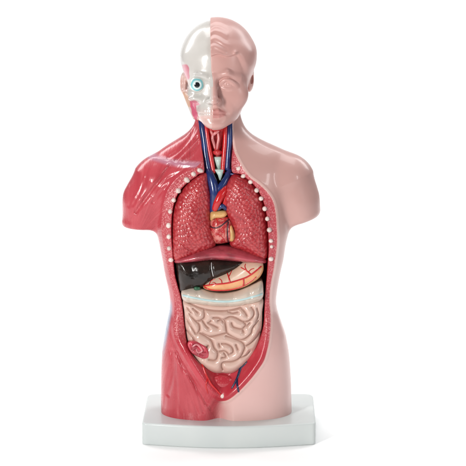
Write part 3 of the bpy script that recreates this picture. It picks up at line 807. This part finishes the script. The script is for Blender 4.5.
def face(p, side):
    """side +1: skin half, -1: skull half"""
    f = head_base(p); x, y, z = p.T
    # brow ridge
    if side > 0:
        f = smin(f, cone(p, S3(216,77.2,-41), S3(227,74.2,-41.5), 2.6, 2.6), 4)
        f = smin(f, cone(p, S3(227,74.2,-41.5), S3(239,77.5,-35), 2.4, 1.8), 4)
        f = smax(f, -ell(p, S3(226.5,84,-46.5), (10, 7.0, 7.0)), 4.5)          # socket
        f = smin(f, ell(p, S3(226.8,84,-36.5), (7.2, 5.6, 5.2)), 1.2)           # eyeball under lids
        up = catmull([(219.6,85.5),(222.5,81.6),(227,79.9),(231.8,81.8),(234.8,85.2)], 3, False)
        lo = catmull([(219.6,85.5),(223,88),(227.2,88.8),(231.5,87.6),(234.8,85.2)], 3, False)
        for pts, r, yy in ((up, 1.35, -41.8), (lo, .95, -41.0)):
            ysag = [yy + .045 * (u - 226.5) ** 2 for u, v in pts]
            q = [S3(u, v, ys) for (u, v), ys in zip(pts, ysag)]
            for a, b in zip(q[:-1], q[1:]): f = smin(f, cone(p, a, b, r, r), 1.0)
        # iris ring engraved and pupil
        e = S3(227, 84.2, -42); rr = np.hypot(x - e[0], z - e[2])
        f = f + .32 * np.exp(-((rr - 2.6) / .5) ** 2) * (y < -34) + .5 * np.exp(-(rr / .8) ** 2) * (y < -34)
        # fold above the lid
        f = smin(f, ell(p, S3(236.5,95,-33), (10, 7, 10)), 9)                   # cheek
    else:
        f = smin(f, cone(p, S3(206,77.6,-41), S3(195,75.4,-40.5), 2.2, 2.4), 5)
        f = smax(f, -ell(p, S3(197.5,84.5,-46), (8.6, 7, 7.6)), 3)
        f = smin(f, cone(p, S3(186.3,93,-10), S3(195.5,116,-26), 3.6, 3.6), 4)
        f = smin(f, ell(p, S3(196,98.5,-35), (7.5, 6.5, 3.6)), 5)                 # cheek bone
        f = smin(f, cone(p, S3(194,98,-33), S3(187.5,92,-15), 2.6, 2.0), 4)
        f = smax(f, -ell(p, S3(193.5,107.5,-41), (5.5, 8, 5.0)), 5)                    # hollow under it
    # nose
    k = 1.0
    f = smin(f, cone(p, S3(213,79,-42), S3(213.6,100,-52), 2.4, 3.8), 4.0)
    f = smin(f, ell(p, S3(213.8,100.8,-53), (3.7, 3.8, 3.3)), 2.5)
    for u in (208.9, 218.6):
        f = smin(f, ell(p, S3(u,101.4,-46), (2.7, 4.6, 2.9)), 2.8)
    for u in (210.9, 216.4):
        f = smax(f, -ell(p, S3(u,104.6,-49.5), (1.5, 2.6, 1.1)), 1.0)
    # muzzle and lips
    f = smin(f, ell(p, S3(214.2,112.5,-38), (13, 8.5, 10.5)), 6)
    if side > 0:
        for a, b, r in (((213.2,111.2,-47.6),(218,110.9,-47.2),1.7), ((218,110.9,-47.2),(224.5,113.6,-43.4),1.5), ((213.2,116.4,-47.6),(218.5,116.6,-47),2.3), ((218.5,116.6,-47),(224.5,114.4,-43.2),1.5)):
            f = smin(f, cone(p, S3(*a), S3(*b), r, r * .8), 1.3)
        for a, b in (((212,113.5,-50),(218.5,113.4,-49.6)), ((218.5,113.4,-49.6),(226,114.3,-45))):
            f = smax(f, -cone(p, S3(*a), S3(*b), 1.1, .9), .9)
        f = smax(f, -cone(p, S3(222.5,103,-49.2), S3(228.5,112,-46.5), 1.6, 1.6), 7)
        f = smax(f, -cone(p, S3(214,106.5,-48.5), S3(214,109.5,-48.5), 1.0, 1.0), 1.5)
    else:
        z1, z2 = S3(205,110.2,-44)[2], S3(205,117,-44)[2]; zm = (z1 + z2) / 2
        inr = sstep(2.4, 1.6, np.abs(z - zm) - 2.0) * (y < -30)
        ph = (x - S3(212,112,-45)[0]) / 3.1
        f = f + inr * (.28 * np.abs(np.sin(math.pi * ph)) ** .5 * -1 + .1)
        f = f + .4 * np.exp(-((z - zm) / .55) ** 2) * (y < -30) * (x > S3(196,112,-40)[0])
    f = smin(f, ell(p, S3(214.8,123,-40.5), (8.5, 6.5, 5.5)), 5)                 # chin
    f = smax(f, -cone(p, S3(206,118.9,-50), S3(223,118.9,-50), 1.6, 1.6), 5)
    # ears
    if side > 0: ec, sgn = S3(249.2,79.5,6), 1
    else: ec, sgn = S3(184.2,83.5,5), -1
    er = ell(p, ec, (4.2, 9, 11.5 if side < 0 else 11.0))
    er = smax(er, -ell(p, ec + np.array([sgn * 2.2, -5.5, 1.5]), (2.4, 5.5, 7.0)), 1.5)
    f = smin(f, er, 2.0)
    if side > 0:                                                                     # short sculpted hair cap
        xl = x - S3(213,50,-38)[0]; zh = S3(220,55.3,-38)[2] + 1.0 * np.sin(xl * .33) - .0 * xl
        soft = 1.0 + 9 * sstep(20, 30, xl)
        zh = zh - 20 * sstep(22, 38, xl)
        cap = sstep(-.8, 1.0, (z - zh) / soft)
        rr_ = np.hypot(xl + 6, z - S3(213,42,-38)[2] + 6)
        n = np.sin(.62 * rr_ + .5 * np.sin(.25 * z)) * .8 + np.sin(.55 * z - .35 * x + 2 * np.sin(.13 * x)) * .5
        f = f - cap * (1.9 + sstep(22, 5, xl) * .6 * np.exp(-(HRM(x, z) / 1.7) ** 2) * (y < 0)) + .45 * cap * sstep(20, 5, xl) * np.exp(-(HRD(x, z) / 1.2) ** 2) * (y < 0)
        f = f - 1.3 * np.exp(-((xl - 21.5) ** 2 + (z - S3(234,52.5,-34)[2]) ** 2) / 5.0) * (y < 0)
        f = f - .5
    return f
def midx(z, y):
    vz = np.array([zx(v, -40) for v in (10, 40, 70, 80, 100, 112, 130)])[::-1]
    mx = np.array([P(u, v, -40)[0] for u, v in ((209.5,10),(210.3,40),(211.3,70),(213.2,80),(213.4,100),(213,112),(212,130))])[::-1]
    return np.interp(z, vz, mx)
def skull_f(p): return smax(face(p, -1), p[:, 0] - midx(p[:, 2], 0) - 1.2, .1)
def skin_f(p): return smax(face(p, 1), midx(p[:, 2], 0) + .02 - p[:, 0], .5)
def head_mats():
    a = NT("head_skin_paint")
    c = a.mix(a.ramp(a.noise(25, 2), .3, .7), (.54, .29, .26), (.60, .34, .305))
    c = a.mix(a.math('MULTIPLY', a.attr('lips'), .6), c, (.50, .16, .15))
    a.bump(a.noise(150, 3), .0002, .5); skin = a.fin(c, .38, .15, .2)
    b = NT("skull_paint")
    mg, yl = b.attr("magenta"), b.attr("yellow")
    c = b.mix(b.ramp(b.noise(30, 3), .3, .7), (.55, .52, .485), (.61, .58, .55))
    c = b.mix(b.ramp(b.attr("rosy"), 0, 1), c, (.64, .43, .39))
    c = b.mix(mg, c, (.56, .11, .18)); c = b.mix(yl, c, (.60, .36, .25))
    b.bump(b.noise(130, 3), .0004, .5); sk = b.fin(c, .25, .4, .1)
    return skin, sk
def spot(x, z, u, v, y, ru, rv, rot=0):
    c = P(u, v, y); a = (x - c[0]); b = (z - c[2]); cr, sr = math.cos(rot), math.sin(rot)
    return np.hypot((a * cr + b * sr) / ru, (-a * sr + b * cr) / rv)
def build_head():
    skin, sk = head_mats()
    x0, x1 = P(174, 60)[0], P(259, 60)[0]; z0, z1 = P(216, 133, -45)[2], P(216, 12, 0)[2]
    V, Q = surface(skin_f, ((P(208, 60)[0], x1), (-62, 60), (z0, z1)), .5, 2)
    x, y, z = V.T; c = P(216.5, 113.6, -47)
    lips = sstep(1.1, .8, np.hypot((x - c[0]) / 9.5, (z - c[2]) / 4.6)) * (y < -38)
    face_o = mesh_obj("face", V, Q, skin, root, dict(lips=lips))
    V, Q = surface(skull_f, ((x0, P(216, 60)[0]), (-62, 60), (z0, z1)), .5, 2)
    x, y, z = V.T
    w = .12 * np.sin(x * .9) + .12 * np.sin(z * .7 + 1)
    m1 = sstep(1.15, .8, spot(x, z, 186, 70.5, -18, 3.4, 8.5, .15) + w)
    m2 = sstep(1.15, .8, spot(x, z, 193.6, 109.5, -28, 3.0, 11.5, .26) + w)
    m3 = sstep(1.15, .8, spot(x, z, 195, 102.5, -34, 5.0, 2.4, -.3) + w)
    yl = sstep(1.2, .8, spot(x, z, 186.6, 98.5, -14, 2.4, 8.0, .36) + w) * .8
    rosy = sstep(1.25, .5, spot(x, z, 184, 85, 0, 5.5, 14)) + .8 * sstep(1.2, .6, spot(x, z, 206, 123, -44, 12, 7)) + .7 * sstep(-4, 0, x - midx(z, 0)) * (z < zx(86, -40)) + .45 * sstep(zx(104, -40), zx(112, -40), z)
    sko = mesh_obj("skull", V, Q, sk, root, dict(magenta=np.clip(m1 * .85 + m2 + m3 * .8, 0, 1), yellow=yl, rosy=np.clip(rosy, 0, 1)))
    # eyeball
    t = NT("eyeball_paint"); r = t.attr("r")
    c = t.mix(t.ramp(r, 6.6, 5.6), (.74, .72, .68), (.20, .54, .58))
    c = t.mix(t.ramp(r, 5.0, 3.9), c, (.66, .76, .76))
    c = t.mix(t.ramp(r, 2.9, 2.6), c, (.008, .008, .012))
    m = t.fin(c, .15, .6, .05)
    ce = P(197.2, 84.3, -36.2); R = 7.6; ce2 = P(197.2, 84.3, -44)
    N = 64; vs = []; fs = []; rs = []
    for i in range(N // 2 + 1):
        th = math.pi * i / (N // 2)
        for j in range(N):
            a = 2 * math.pi * j / N
            q = np.array([math.sin(th) * math.cos(a), -math.cos(th), math.sin(th) * math.sin(a)]) * R
            vs.append(ce + q); rr = math.hypot(q[0], q[2]) if th < math.pi / 2 else 9
            rs.append(rr + (.15 * math.sin(5 * a + .6) if 4.8 < rr < 7.4 else 0))
    for i in range(N // 2):
        for j in range(N): fs.append((i * N + j, i * N + (j + 1) % N, (i + 1) * N + (j + 1) % N, (i + 1) * N + j))
    mesh_obj("eyeball", np.array(vs), np.array(fs), m, sko, dict(r=np.array(rs)))
build_head()
